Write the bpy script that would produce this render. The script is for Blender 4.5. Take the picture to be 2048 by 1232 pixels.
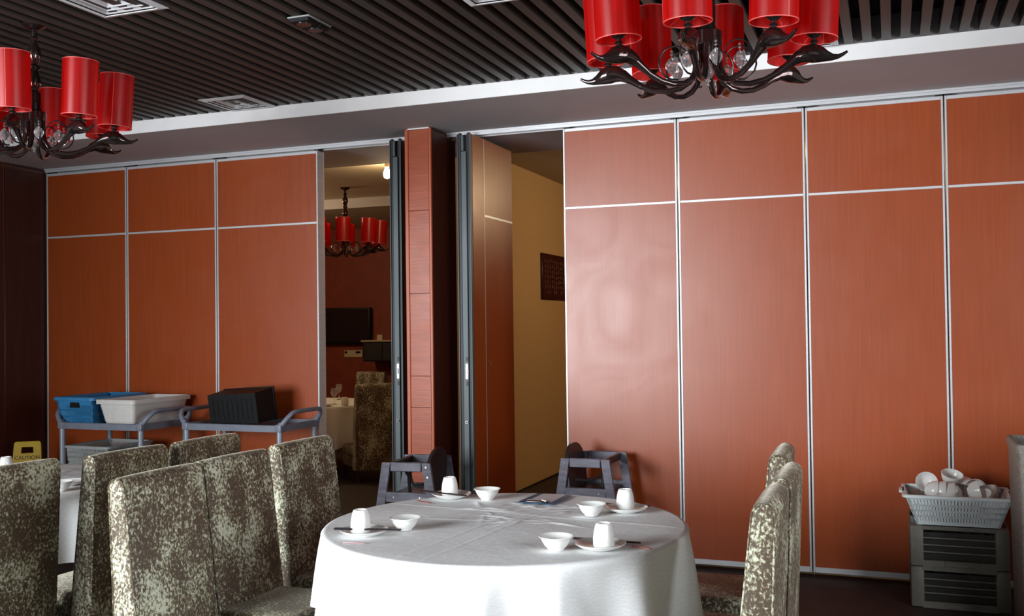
import bpy, bmesh, math, random
from mathutils import Vector, Matrix
random.seed(7)
PI = math.pi
for o in list(bpy.data.objects):
    bpy.data.objects.remove(o)
SC = bpy.context.scene
COL = SC.collection

# ------------------------------------------------------------------ camera
cam_d = bpy.data.cameras.new('camera')
cam_d.sensor_fit = 'HORIZONTAL'
cam_d.sensor_width = 36.0
cam_d.lens = 1985.5 / 2048 * 36.0
cam_d.clip_end = 60
cam = bpy.data.objects.new('camera', cam_d)
COL.objects.link(cam)
YAW, PITCH, ROLL, EYE = 0.36556, 0.018714, -0.012897, 1.56
fw = Vector((-math.sin(YAW) * math.cos(PITCH), math.cos(YAW) * math.cos(PITCH), math.sin(PITCH)))
rt = Vector((math.cos(YAW), math.sin(YAW), 0))
up = rt.cross(fw)
rt, up = rt * math.cos(ROLL) + up * math.sin(ROLL), up * math.cos(ROLL) - rt * math.sin(ROLL)
mw = Matrix.Identity(4)
for i in range(3):
    mw[i][0], mw[i][1], mw[i][2] = rt[i], up[i], -fw[i]
mw[2][3] = EYE
cam.matrix_world = mw
SC.camera = cam

# ------------------------------------------------------------------ world, daylight, exposure
w = bpy.data.worlds.new('world'); SC.world = w; w.use_nodes = True
w.node_tree.nodes['Background'].inputs[0].default_value = (0.80, 0.90, 1.0, 1)
w.node_tree.nodes['Background'].inputs[1].default_value = 0.8
SC.view_settings.view_transform = 'Standard'
SC.view_settings.look = 'None'
SC.view_settings.gamma = 1
SC.view_settings.use_curve_mapping = False
SC.view_settings.exposure = 0.0

def area(name, loc, size, size_y, energy, col, rot):
    l = bpy.data.lights.new(name, 'AREA'); l.shape = 'RECTANGLE'
    l.size, l.size_y, l.energy, l.color = size, size_y, energy, col
    o = bpy.data.objects.new(name, l); COL.objects.link(o)
    o.location = loc; o.rotation_euler = rot
    return o
# daylight entering through the tall window openings of the back wall and of the right wall
day = area('daylight_back', (-4.75, -1.95, 1.75), 3.1, 2.3, 262, (0.93, 0.97, 1.0), (PI / 2 - 0.14, 0, -0.52))
day.data.spread = math.radians(96)
area('daylight_right', (2.95, 1.5, 1.75), 2.8, 2.3, 180, (0.93, 0.97, 1.0), (PI / 2, 0, PI / 2))

# ------------------------------------------------------------------ materials
MATS = {}
def new_mat(name):
    m = bpy.data.materials.new(name); m.use_nodes = True
    n = m.node_tree.nodes; b = n['Principled BSDF']
    MATS[name] = m
    return m, n, m.node_tree.links, b

def coords(n, l, scale=(1, 1, 1), rand=False):
    t = n.new('ShaderNodeTexCoord')
    mp = n.new('ShaderNodeMapping'); mp.inputs['Scale'].default_value = scale
    if rand:
        oi = n.new('ShaderNodeObjectInfo')
        mu = n.new('ShaderNodeVectorMath'); mu.operation = 'MULTIPLY_ADD'
        l.new(oi.outputs['Random'], mu.inputs[0])
        mu.inputs[1].default_value = (23.1, 17.7, 31.3)
        l.new(t.outputs['Object'], mu.inputs[2])
        l.new(mu.outputs[0], mp.inputs['Vector'])
    else:
        l.new(t.outputs['Object'], mp.inputs['Vector'])
    return mp.outputs[0]

def mat(name, col, rough=0.5, metal=0.0, spec=0.5, col2=None, nscale=(8, 8, 8), detail=3, lo=0.35, hi=0.65,
        bump=0.0, bscale=(60, 60, 60), coat=0.0, rvar=0.0, rand=False, emit=None, estr=0.0, trans=0.0, ior=1.45, dist=0.0):
    m, n, l, b = new_mat(name)
    b.inputs['Base Color'].default_value = (*col, 1)
    b.inputs['Roughness'].default_value = rough
    b.inputs['Metallic'].default_value = metal
    b.inputs['Specular IOR Level'].default_value = spec
    b.inputs['Coat Weight'].default_value = coat
    b.inputs['IOR'].default_value = ior
    b.inputs['Transmission Weight'].default_value = trans
    if emit:
        b.inputs['Emission Color'].default_value = (*emit, 1)
        b.inputs['Emission Strength'].default_value = estr
    if col2 or rvar:
        nz = n.new('ShaderNodeTexNoise'); nz.inputs['Scale'].default_value = 1
        nz.inputs['Detail'].default_value = detail; nz.inputs['Distortion'].default_value = dist
        l.new(coords(n, l, nscale, rand), nz.inputs['Vector'])
        if col2:
            r = n.new('ShaderNodeValToRGB')
            r.color_ramp.elements[0].position = lo; r.color_ramp.elements[0].color = (*col, 1)
            r.color_ramp.elements[1].position = hi; r.color_ramp.elements[1].color = (*col2, 1)
            l.new(nz.outputs['Fac'], r.inputs[0]); l.new(r.outputs[0], b.inputs['Base Color'])
        if rvar:
            nz2 = n.new('ShaderNodeTexNoise'); nz2.inputs['Scale'].default_value = 2.2
            nz2.inputs['Detail'].default_value = 4; nz2.inputs['Distortion'].default_value = 1.6
            l.new(coords(n, l, (1, 1, 1), rand), nz2.inputs['Vector'])
            mr = n.new('ShaderNodeMapRange')
            mr.inputs['From Min'].default_value = 0.3; mr.inputs['From Max'].default_value = 0.7
            mr.inputs['To Min'].default_value = rough - rvar; mr.inputs['To Max'].default_value = rough + rvar
            l.new(nz2.outputs['Fac'], mr.inputs[0]); l.new(mr.outputs[0], b.inputs['Roughness'])
    if bump:
        nb = n.new('ShaderNodeTexNoise'); nb.inputs['Scale'].default_value = 1; nb.inputs['Detail'].default_value = 3
        l.new(coords(n, l, bscale, rand), nb.inputs['Vector'])
        bp = n.new('ShaderNodeBump'); bp.inputs['Strength'].default_value = bump; bp.inputs['Distance'].default_value = 0.01
        l.new(nb.outputs['Fac'], bp.inputs['Height']); l.new(bp.outputs[0], b.inputs['Normal'])
    return m

mat('laminate', (0.272, 0.0435, 0.0042), 0.37, spec=0.68, col2=(0.315, 0.0520, 0.0052), nscale=(90, 90, 2.2), detail=5, rvar=0.03, rand=True)
mat('wood_clad', (0.27, 0.045, 0.010), 0.36, col2=(0.35, 0.062, 0.016), nscale=(5, 5, 70), detail=4, rvar=0.05, rand=True, bump=0.05, bscale=(8, 8, 120))
mat('wood_trim', (0.42, 0.085, 0.030), 0.4, col2=(0.36, 0.07, 0.025), nscale=(40, 40, 3))
mat('wood_dark', (0.050, 0.010, 0.005), 0.40, col2=(0.036, 0.007, 0.004), nscale=(50, 50, 2), detail=5, rand=True)
mat('wood_seam', (0.16, 0.045, 0.015), 0.45, col2=(0.13, 0.035, 0.012), nscale=(50, 50, 2))
mat('aluminium', (0.66, 0.67, 0.69), 0.38, metal=0.35, col2=(0.60, 0.61, 0.63), nscale=(3, 3, 60))
mat('aluminium_grey', (0.095, 0.115, 0.12), 0.5, metal=0.2, col2=(0.08, 0.10, 0.105), nscale=(30, 30, 2))
mat('seal_black', (0.012, 0.010, 0.016), 0.5, col2=(0.018, 0.016, 0.022), nscale=(30, 30, 2))
mat('paint_white', (0.80, 0.79, 0.79), 0.7, col2=(0.76, 0.75, 0.75), nscale=(6, 6, 6), bump=0.03, bscale=(220, 220, 220))
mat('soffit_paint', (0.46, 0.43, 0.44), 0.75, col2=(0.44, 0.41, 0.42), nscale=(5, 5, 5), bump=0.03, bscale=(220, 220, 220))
mat('ceiling_void', (0.012, 0.011, 0.010), 0.9, col2=(0.016, 0.014, 0.013), nscale=(4, 4, 4))
mat('slat', (0.058, 0.050, 0.044), 0.5, col2=(0.046, 0.039, 0.034), nscale=(30, 2, 30), rand=True)
mat('floor', (0.020, 0.014, 0.013), 0.55, col2=(0.032, 0.022, 0.019), nscale=(9, 9, 9), detail=5, bump=0.2, bscale=(180, 180, 180))
mat('wall_plain', (0.78, 0.76, 0.73), 0.8, col2=(0.74, 0.72, 0.69), nscale=(4, 4, 4))
mat('wall_ochre', (0.56, 0.36, 0.17), 0.7, col2=(0.50, 0.32, 0.145), nscale=(120, 120, 120), bump=0.1, bscale=(250, 250, 250))
mat('wall_russet', (0.22, 0.035, 0.014), 0.6, col2=(0.18, 0.028, 0.012), nscale=(6, 6, 6))
mat('skirting', (0.012, 0.011, 0.012), 0.45, col2=(0.016, 0.015, 0.016), nscale=(10, 10, 10))
mat('tray_paint', (0.50, 0.42, 0.30), 0.8, col2=(0.47, 0.39, 0.28), nscale=(4, 4, 4))
mat('porcelain', (0.83, 0.83, 0.80), 0.16, col2=(0.81, 0.81, 0.79), nscale=(10, 10, 10), coat=0.2)
mat('lacquer', (0.016, 0.014, 0.017), 0.3, col2=(0.022, 0.020, 0.024), nscale=(30, 30, 30))
mat('packet_red', (0.30, 0.06, 0.05), 0.5, col2=(0.36, 0.09, 0.07), nscale=(60, 60, 60))
mat('packet_pink', (0.66, 0.42, 0.44), 0.5, col2=(0.60, 0.36, 0.38), nscale=(60, 60, 60))
mat('chrome_black', (0.11, 0.08, 0.078), 0.06, metal=0.9, col2=(0.09, 0.066, 0.064), nscale=(8, 8, 8), rand=True)
mat('wire_dark', (0.08, 0.06, 0.06), 0.25, metal=0.8, col2=(0.06, 0.05, 0.05), nscale=(8, 8, 8))
mat('chrome', (0.7, 0.7, 0.72), 0.15, metal=0.9, col2=(0.66, 0.66, 0.68), nscale=(8, 8, 8))
mat('shade_rim', (0.80, 0.13, 0.12), 0.4, col2=(0.74, 0.11, 0.10), nscale=(20, 20, 20))
mat('crystal', (0.95, 0.95, 0.96), 0.02, trans=0.9, ior=1.55, col2=(0.9, 0.9, 0.92), nscale=(5, 5, 5))
mat('cart_plastic', (0.175, 0.190, 0.235), 0.45, col2=(0.15, 0.165, 0.205), nscale=(12, 12, 12), bump=0.05, bscale=(200, 200, 200))
mat('cart_post', (0.26, 0.29, 0.33), 0.35, metal=0.2, col2=(0.24, 0.27, 0.31), nscale=(12, 12, 12))
mat('rubber', (0.02, 0.02, 0.02), 0.6, col2=(0.028, 0.028, 0.028), nscale=(12, 12, 12))
mat('plastic_blue', (0.030, 0.175, 0.37), 0.4, col2=(0.036, 0.20, 0.41), nscale=(40, 40, 40))
mat('plastic_white', (0.62, 0.60, 0.57), 0.4, col2=(0.58, 0.56, 0.53), nscale=(30, 30, 30))
mat('plastic_milk', (0.70, 0.76, 0.77), 0.4, col2=(0.66, 0.72, 0.73), nscale=(30, 30, 30))
mat('plastic_grey', (0.33, 0.34, 0.33), 0.5, col2=(0.29, 0.30, 0.29), nscale=(30, 30, 30))
mat('plastic_black', (0.004, 0.004, 0.0045), 0.5, spec=0.25, col2=(0.006, 0.006, 0.0065), nscale=(30, 30, 30))
mat('crate_grey', (0.155, 0.145, 0.118), 0.5, col2=(0.13, 0.122, 0.10), nscale=(20, 20, 20))
mat('crate_dark', (0.030, 0.028, 0.023), 0.6, col2=(0.024, 0.022, 0.018), nscale=(20, 20, 20))
mat('bin_grey', (0.24, 0.21, 0.18), 0.5, col2=(0.15, 0.13, 0.11), nscale=(160, 160, 60), detail=2)
mat('sign_yellow', (0.56, 0.36, 0.006), 0.45, col2=(0.50, 0.31, 0.006), nscale=(10, 10, 10))
mat('sign_ink', (0.03, 0.018, 0.005), 0.5, col2=(0.035, 0.02, 0.006), nscale=(10, 10, 10))
mat('sheen_wood', (0.085, 0.080, 0.108), 0.36, col2=(0.15, 0.145, 0.19), nscale=(9, 9, 40), detail=5, rand=True)  # dark wood; its slate-blue sheen from the window is put into the colour
mat('seat_stain', (0.022, 0.014, 0.016), 0.35, col2=(0.032, 0.022, 0.024), nscale=(9, 9, 9))
mat('strap_black', (0.01, 0.01, 0.01), 0.7, col2=(0.015, 0.015, 0.015), nscale=(40, 40, 40))
mat('leg_wood', (0.045, 0.022, 0.012), 0.4, col2=(0.06, 0.03, 0.017), nscale=(30, 30, 4))
mat('board_blue', (0.020, 0.085, 0.16), 0.35, col2=(0.026, 0.10, 0.18), nscale=(20, 20, 20))
mat('paper', (0.60, 0.54, 0.55), 0.6, col2=(0.56, 0.50, 0.51), nscale=(20, 20, 20))
mat('plaque', (0.030, 0.004, 0.004), 0.35, col2=(0.04, 0.006, 0.005), nscale=(20, 20, 20))
mat('plaque_ink', (0.30, 0.16, 0.10), 0.5, col2=(0.22, 0.11, 0.07), nscale=(30, 30, 30))
mat('screen', (0.008, 0.008, 0.009), 0.2, col2=(0.010, 0.010, 0.011), nscale=(3, 3, 3))
mat('plate_ivory', (0.50, 0.42, 0.28), 0.5, col2=(0.46, 0.38, 0.25), nscale=(20, 20, 20))
mat('bulb', (1, 0.9, 0.7), 0.4, emit=(1.0, 0.72, 0.34), estr=40, col2=(1, 0.88, 0.66), nscale=(5, 5, 5))
mat('vent_paint', (0.74, 0.75, 0.77), 0.5, col2=(0.70, 0.71, 0.73), nscale=(10, 10, 10))
mat('vent_void', (0.40, 0.40, 0.41), 0.8, col2=(0.36, 0.36, 0.37), nscale=(10, 10, 10))
mat('glassware', (0.95, 0.95, 0.95), 0.03, trans=0.9, col2=(0.92, 0.92, 0.92), nscale=(5, 5, 5))

def velvet():
    m, n, l, b = new_mat('velvet')
    v = coords(n, l, (1, 1, 0.8), True)
    a = n.new('ShaderNodeTexNoise'); a.inputs['Scale'].default_value = 6.5; a.inputs['Detail'].default_value = 3
    f = n.new('ShaderNodeTexNoise'); f.inputs['Scale'].default_value = 92; f.inputs['Detail'].default_value = 5
    f.inputs['Roughness'].default_value = 0.62; f.inputs['Distortion'].default_value = 0.45
    l.new(v, a.inputs['Vector']); l.new(v, f.inputs['Vector'])
    mx = n.new('ShaderNodeMath'); mx.operation = 'MULTIPLY_ADD'; mx.inputs[1].default_value = 0.55
    l.new(a.outputs['Fac'], mx.inputs[0])
    m2 = n.new('ShaderNodeMath'); m2.operation = 'MULTIPLY'; m2.inputs[1].default_value = 1.05
    l.new(f.outputs['Fac'], m2.inputs[0]); l.new(m2.outputs[0], mx.inputs[2])
    r = n.new('ShaderNodeValToRGB'); e = r.color_ramp.elements
    e[0].position = 0.72; e[0].color = (0.072, 0.046, 0.028, 1)
    e[1].position = 0.94; e[1].color = (0.56, 0.57, 0.44, 1)
    x = e.new(0.81); x.color = (0.115, 0.080, 0.050, 1)
    x = e.new(0.855); x.color = (0.27, 0.26, 0.16, 1)
    l.new(mx.outputs[0], r.inputs[0]); l.new(r.outputs[0], b.inputs['Base Color'])
    b.inputs['Roughness'].default_value = 0.62
    b.inputs['Sheen Weight'].default_value = 0.55; b.inputs['Sheen Roughness'].default_value = 0.35
    b.inputs['Sheen Tint'].default_value = (0.9, 0.85, 0.72, 1)
    bp = n.new('ShaderNodeBump'); bp.inputs['Strength'].default_value = 0.22; bp.inputs['Distance'].default_value = 0.01
    l.new(f.outputs['Fac'], bp.inputs['Height']); l.new(bp.outputs[0], b.inputs['Normal'])
velvet()

def cloth():
    m, n, l, b = new_mat('cloth')
    b.inputs['Base Color'].default_value = (0.80, 0.81, 0.83, 1)
    b.inputs['Roughness'].default_value = 0.75
    v = coords(n, l, (1, 1, 1))
    nz = n.new('ShaderNodeTexNoise'); nz.inputs['Scale'].default_value = 14; nz.inputs['Detail'].default_value = 5
    nz.inputs['Distortion'].default_value = 0.8
    l.new(v, nz.inputs['Vector'])
    wv = n.new('ShaderNodeTexWave'); wv.inputs['Scale'].default_value = 22; wv.inputs['Distortion'].default_value = 11
    wv.inputs['Detail'].default_value = 2.5; wv.inputs['Detail Scale'].default_value = 1.6; wv.bands_direction = 'Z'
    l.new(v, wv.inputs['Vector'])
    r = n.new('ShaderNodeValToRGB')
    r.color_ramp.elements[0].color = (0.77, 0.78, 0.79, 1); r.color_ramp.elements[1].color = (0.83, 0.84, 0.84, 1)
    r.color_ramp.elements[0].position = 0.72; r.color_ramp.elements[1].position = 0.86
    l.new(wv.outputs['Fac'], r.inputs[0]); l.new(r.outputs[0], b.inputs['Base Color'])
    bp = n.new('ShaderNodeBump'); bp.inputs['Strength'].default_value = 0.25; bp.inputs['Distance'].default_value = 0.008
    l.new(nz.outputs['Fac'], bp.inputs['Height']); l.new(bp.outputs[0], b.inputs['Normal'])
cloth()

def shade_mat():
    m, n, l, b = new_mat('shade_red')
    out = n['Material Output']; n.remove(b)
    c = coords(n, l, (26, 26, 0.6), True)
    nz = n.new('ShaderNodeTexNoise'); nz.inputs['Scale'].default_value = 3; nz.inputs['Detail'].default_value = 3
    l.new(c, nz.inputs['Vector'])
    r = n.new('ShaderNodeValToRGB')
    r.color_ramp.elements[0].position = 0.35; r.color_ramp.elements[0].color = (0.55, 0.004, 0.004, 1)
    r.color_ramp.elements[1].position = 0.65; r.color_ramp.elements[1].color = (0.80, 0.012, 0.010, 1)
    l.new(nz.outputs['Fac'], r.inputs[0])
    d = n.new('ShaderNodeBsdfDiffuse'); t = n.new('ShaderNodeBsdfTranslucent'); g = n.new('ShaderNodeBsdfGlossy')
    tr = n.new('ShaderNodeBsdfTransparent'); tr.inputs[0].default_value = (0.9, 0.06, 0.05, 1)
    g.inputs['Roughness'].default_value = 0.3; g.inputs[0].default_value = (1, 0.8, 0.8, 1)
    l.new(r.outputs[0], d.inputs[0]); l.new(r.outputs[0], t.inputs[0])
    a = n.new('ShaderNodeMixShader'); a.inputs[0].default_value = 0.45
    l.new(d.outputs[0], a.inputs[1]); l.new(t.outputs[0], a.inputs[2])
    e = n.new('ShaderNodeMixShader'); e.inputs[0].default_value = 0.28
    l.new(a.outputs[0], e.inputs[1]); l.new(tr.outputs[0], e.inputs[2])
    f = n.new('ShaderNodeMixShader'); f.inputs[0].default_value = 0.04
    l.new(e.outputs[0], f.inputs[1]); l.new(g.outputs[0], f.inputs[2])
    l.new(f.outputs[0], out.inputs[0])
shade_mat()

# ------------------------------------------------------------------ mesh helpers
def tag(o, label=None, cat=None, group=None, kind=None):
    if label: o['label'] = label
    if cat: o['category'] = cat
    if group: o['group'] = group
    if kind: o['kind'] = kind
    return o

def empty(name, loc=(0, 0, 0), rz=0, label=None, cat=None, group=None):
    o = bpy.data.objects.new(name, None); COL.objects.link(o)
    o.empty_display_size = 0.05
    o.location = loc; o.rotation_euler = (0, 0, rz)
    return tag(o, label, cat, group)

class MB:
    def __init__(s): s.v = []; s.f = []
    def add(s, vs, fs, M=None):
        k = len(s.v)
        s.v += [tuple(M @ Vector(p)) for p in vs] if M else [tuple(p) for p in vs]
        s.f += [[i + k for i in f] for f in fs]
        return s
    def box(s, x0, x1, y0, y1, z0, z1, M=None):
        vs = [(x, y, z) for z in (z0, z1) for y in (y0, y1) for x in (x0, x1)]
        return s.add(vs, [(0, 2, 3, 1), (4, 5, 7, 6), (0, 1, 5, 4), (2, 6, 7, 3), (0, 4, 6, 2), (1, 3, 7, 5)], M)
    def bbox(s, x0, x1, y0, y1, z0, z1, r=0.005, seg=2, M=None):
        bm = bmesh.new(); bmesh.ops.create_cube(bm, size=1)
        for v in bm.verts:
            v.co = Vector(((x0 + x1) / 2 + v.co.x * (x1 - x0), (y0 + y1) / 2 + v.co.y * (y1 - y0), (z0 + z1) / 2 + v.co.z * (z1 - z0)))
        bmesh.ops.bevel(bm, geom=bm.edges[:], offset=r, segments=seg, profile=0.5, affect='EDGES')
        bm.verts.index_update()
        s.add([v.co[:] for v in bm.verts], [[v.index for v in f.verts] for f in bm.faces], M)
        bm.free(); return s
    def ring_loft(s, rings, close=True, cap=True, M=None):
        n = len(rings[0]); vs = [p for r in rings for p in r]; fs = []
        for i in range(len(rings) - 1):
            for j in range(n if close else n - 1):
                a, b = i * n + j, i * n + (j + 1) % n
                fs.append((a, b, b + n, a + n))
        if cap and close:
            fs.append(tuple(reversed(range(n)))); fs.append(tuple(range((len(rings) - 1) * n, len(rings) * n)))
        return s.add(vs, fs, M)
    def tube(s, path, rad, n=8, cap=True, M=None, squash=None):
        path = [Vector(p) for p in path]
        if not hasattr(rad, '__len__'): rad = [rad] * len(path)
        rings = []; prev = None
        for i, p in enumerate(path):
            t = (path[min(i + 1, len(path) - 1)] - path[max(i - 1, 0)]).normalized()
            if prev is None:
                u = t.cross(Vector((0, 0, 1)))
                if u.length < 1e-3: u = t.cross(Vector((0, 1, 0)))
            else:
                u = prev - t * prev.dot(t)
            u.normalize(); prev = u; q = t.cross(u)
            rings.append([p + (u * math.cos(2 * PI * k / n) + q * math.sin(2 * PI * k / n)) * rad[i] for k in range(n)])
        return s.ring_loft(rings, True, cap, M)
    def lathe(s, prof, n=24, M=None, sx=1, sy=1):
        # profile of (r, z); r == 0 closes with a pole
        vs = []; fs = []; idx = []
        for r, z in prof:
            if r < 1e-6:
                idx.append([len(vs)]); vs.append((0, 0, z))
            else:
                idx.append(list(range(len(vs), len(vs) + n)))
                vs += [(r * sx * math.cos(2 * PI * k / n), r * sy * math.sin(2 * PI * k / n), z) for k in range(n)]
        for a, b in zip(idx, idx[1:]):
            for k in range(n):
                k2 = (k + 1) % n
                if len(a) == 1 and len(b) == 1: continue
                if len(a) == 1: fs.append((a[0], b[k2], b[k]))
                elif len(b) == 1: fs.append((a[k], a[k2], b[0]))
                else: fs.append((a[k], a[k2], b[k2], b[k]))
        return s.add(vs, fs, M)
    def prism(s, poly, d0, d1, axis='y', M=None):
        # poly of 2-D points extruded along an axis: y -> (x, z), x -> (y, z), z -> (x, y)
        def P(a, b, d): return {'y': (a, d, b), 'x': (d, a, b), 'z': (a, b, d)}[axis]
        n = len(poly)
        vs = [P(a, b, d0) for a, b in poly] + [P(a, b, d1) for a, b in poly]
        fs = [tuple(range(n)), tuple(reversed(range(n, 2 * n)))] + [(j, j + n, (j + 1) % n + n, (j + 1) % n) for j in range(n)]
        return s.add(vs, fs, M)
    def mesh(s, name, material, smooth=True, angle=38):
        me = bpy.data.meshes.new(name)
        me.from_pydata(s.v, [], s.f)
        bm = bmesh.new(); bm.from_mesh(me)
        bmesh.ops.recalc_face_normals(bm, faces=bm.faces[:])
        bm.to_mesh(me); bm.free()
        me.materials.append(MATS[material])
        if smooth:
            me.shade_smooth(); me.set_sharp_from_angle(angle=math.radians(angle))
        return me
    def build(s, name, material, parent=None, smooth=True, angle=38, loc=None, rot=None):
        o = bpy.data.objects.new(name, s.mesh(name, material, smooth, angle)); COL.objects.link(o)
        if parent: o.parent = parent
        if loc: o.location = loc
        if rot: o.rotation_euler = rot
        return o

def put(name, me, parent=None, loc=(0, 0, 0), rot=(0, 0, 0)):
    o = bpy.data.objects.new(name, me); COL.objects.link(o)
    if parent: o.parent = parent
    o.location = loc; o.rotation_euler = rot
    return o

def dup(src, loc=None, rz=None, label=None, group=None, parent=None):
    c = src.copy(); COL.objects.link(c); c.parent = parent
    for ch in src.children: dup(ch, parent=c)
    if loc is not None: c.location = loc
    if rz is not None: c.rotation_euler = (0, 0, rz)
    if label: c['label'] = label
    if group: c['group'] = group
    return c

def text_mesh(body, size, material, ext=0.0008):
    cu = bpy.data.curves.new('lettering', 'FONT'); cu.body = body; cu.size = size
    cu.align_x = 'CENTER'; cu.align_y = 'CENTER'; cu.extrude = ext
    t = bpy.data.objects.new('lettering', cu); COL.objects.link(t)
    dg = bpy.context.evaluated_depsgraph_get()
    me = bpy.data.meshes.new_from_object(t.evaluated_get(dg)); me.name = 'lettering'
    bpy.data.objects.remove(t); me.materials.clear(); me.materials.append(MATS[material])
    return me

# ------------------------------------------------------------------ the setting
XL, XR, YB, YP, YF = -6.64, 2.7, -1.7, 6.43, 12.5      # left wall, right wall, back wall, partition line, far wall
ZS, ZC = 2.935, 3.02                                   # soffit underside, slat undersides
def struct(name, mb, material, parent=None, **k):
    o = mb.build(name, material, parent, **k)
    if not parent: o['kind'] = 'structure'
    return o

struct('floor', MB().box(-9.0, XR + 0.2, YB - 0.4, YF + 0.2, -0.1, 0), 'floor', smooth=False)

# front room ceiling: dark void with hanging slats
ceil = struct('ceiling', MB().box(XL - 0.2, XR + 0.2, YB - 0.4, 5.52, 3.16, 3.26), 'ceiling_void', smooth=False)
slat_me = MB().box(-0.0225, 0.0225, YB, 5.498, ZC, ZC + 0.075).mesh('slat', 'slat', smooth=False)
x = XL + 0.05
while x < XR:
    put('slat', slat_me, ceil, (x, 0, 0)); x += 0.0915

# plaster soffit over the partition, with the white fascia towards the room
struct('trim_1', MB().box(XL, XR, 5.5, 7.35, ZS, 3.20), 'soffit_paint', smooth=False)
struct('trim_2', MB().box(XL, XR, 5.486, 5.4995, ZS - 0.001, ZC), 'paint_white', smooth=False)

# left wall, clad in dark wooden boards, 
wl = struct('wall_left', MB().box(XL - 0.2, XL - 0.03, YB, 7.35, 0, 3.2), 'wall_plain', smooth=False)
y = 6.40
for k in range(6):
    y1 = y - (0.425 if k == 0 else 0.62)
    MB().bbox(XL - 0.03, XL, y1 + 0.004, y - 0.004, 0.1, ZS - 0.001, 0.003, 1).build('board', 'wood_dark', wl)
    MB().box(XL - 0.03, XL - 0.008, y1 - 0.004, y1 + 0.004, 0.1, ZS - 0.001).build('joint_strip', 'wood_trim' if k == 0 else 'wood_seam', wl, smooth=False)  # first strip brighter orange: the reflection along that joint put into its colour
    y = y1
struct('baseboard_left', MB().bbox(XL - 0.03, XL + 0.008, 2.4, 6.40, 0, 0.1, 0.003, 1), 'skirting')
wb = struct('wall_back', MB().box(XL, -6.35, YB - 0.2, YB, 0, 3.2).box(-3.15, XR, YB - 0.2, YB, 0, 3.2)
            .box(-6.35, -3.15, YB - 0.2, YB, 0, 0.55).box(-6.35, -3.15, YB - 0.2, YB, 2.95, 3.2), 'wall_plain', smooth=False)
fr = MB()
for xx in (-6.35, -5.30, -4.25, -3.20):
    fr.box(xx, xx + 0.05, YB - 0.12, YB - 0.07, 0.55, 2.95)
fr.box(-6.35, -3.15, YB - 0.12, YB - 0.07, 0.55, 0.60).box(-6.35, -3.15, YB - 0.12, YB - 0.07, 2.90, 2.95)
struct('window_1', fr, 'aluminium', smooth=False)
struct('wall_right', MB().box(XR, XR + 0.2, YB - 0.2, 0.0, 0, 3.26).box(XR, XR + 0.2, 3.0, 6.43, 0, 3.26)
       .box(XR, XR + 0.2, 0.0, 3.0, 0, 0.55).box(XR, XR + 0.2, 0.0, 3.0, 2.95, 3.26), 'wall_plain', smooth=False)
fr = MB()
for yy in (0.0, 0.98, 1.97, 2.95):
    fr.box(XR + 0.07, XR + 0.12, yy, yy + 0.05, 0.55, 2.95)
fr.box(XR + 0.07, XR + 0.12, 0, 3.0, 0.55, 0.60).box(XR + 0.07, XR + 0.12, 0, 3.0, 2.90, 2.95)
struct('window_2', fr, 'aluminium', smooth=False)

# rear rooms
struct('wall_side', MB().box(XR, XR + 0.2, 6.43, YF, 0, 3.26), 'wall_ochre', smooth=False)
struct('wall_far', MB().box(-9.0, XR, YF, YF + 0.2, 0, 3.3), 'wall_russet', smooth=False)
struct('wall_rear', MB().box(-9.0, -8.8, 6.5, YF, 0, 3.3), 'wall_russet', smooth=False)
struct('wall_front', MB().box(-9.0, XL - 0.2, 6.38, 6.5, 0, 3.3), 'wall_russet', smooth=False)
struct('wall_divider', MB().box(-3.43, -3.33, 7.2, YF, 0.0, 3.10), 'wall_ochre', smooth=False)
struct('baseboard_divider', MB().bbox(-3.33, -3.315, 7.2, YF, 0, 0.012, 0.003, 1), 'skirting')
struct('ceiling_rear', MB().box(-9.0, XR, 7.35, YF, 3.10, 3.25), 'tray_paint', smooth=False)
tr = MB().box(-8.8, -3.43, 10.3, YF, 3.0, 3.10)
struct('trim_3', tr, 'tray_paint', smooth=False)
struct('trim_4', MB().box(-8.8, -3.43, 10.26, 10.30, 2.985, 3.10), 'soffit_paint', smooth=False)

# overhead track of the sliding partition
tk = MB()
tk.box(XL, XR, 6.375, 6.388, ZS - 0.014, ZS - 0.001).box(XL, XR, 6.472, 6.485, ZS - 0.014, ZS - 0.001)
tk.box(XL, XR, 6.388, 6.395, ZS - 0.03, ZS - 0.001).box(XL, XR, 6.465, 6.472, ZS - 0.03, ZS - 0.001)
struct('trim_5', tk, 'aluminium', smooth=False)

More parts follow.
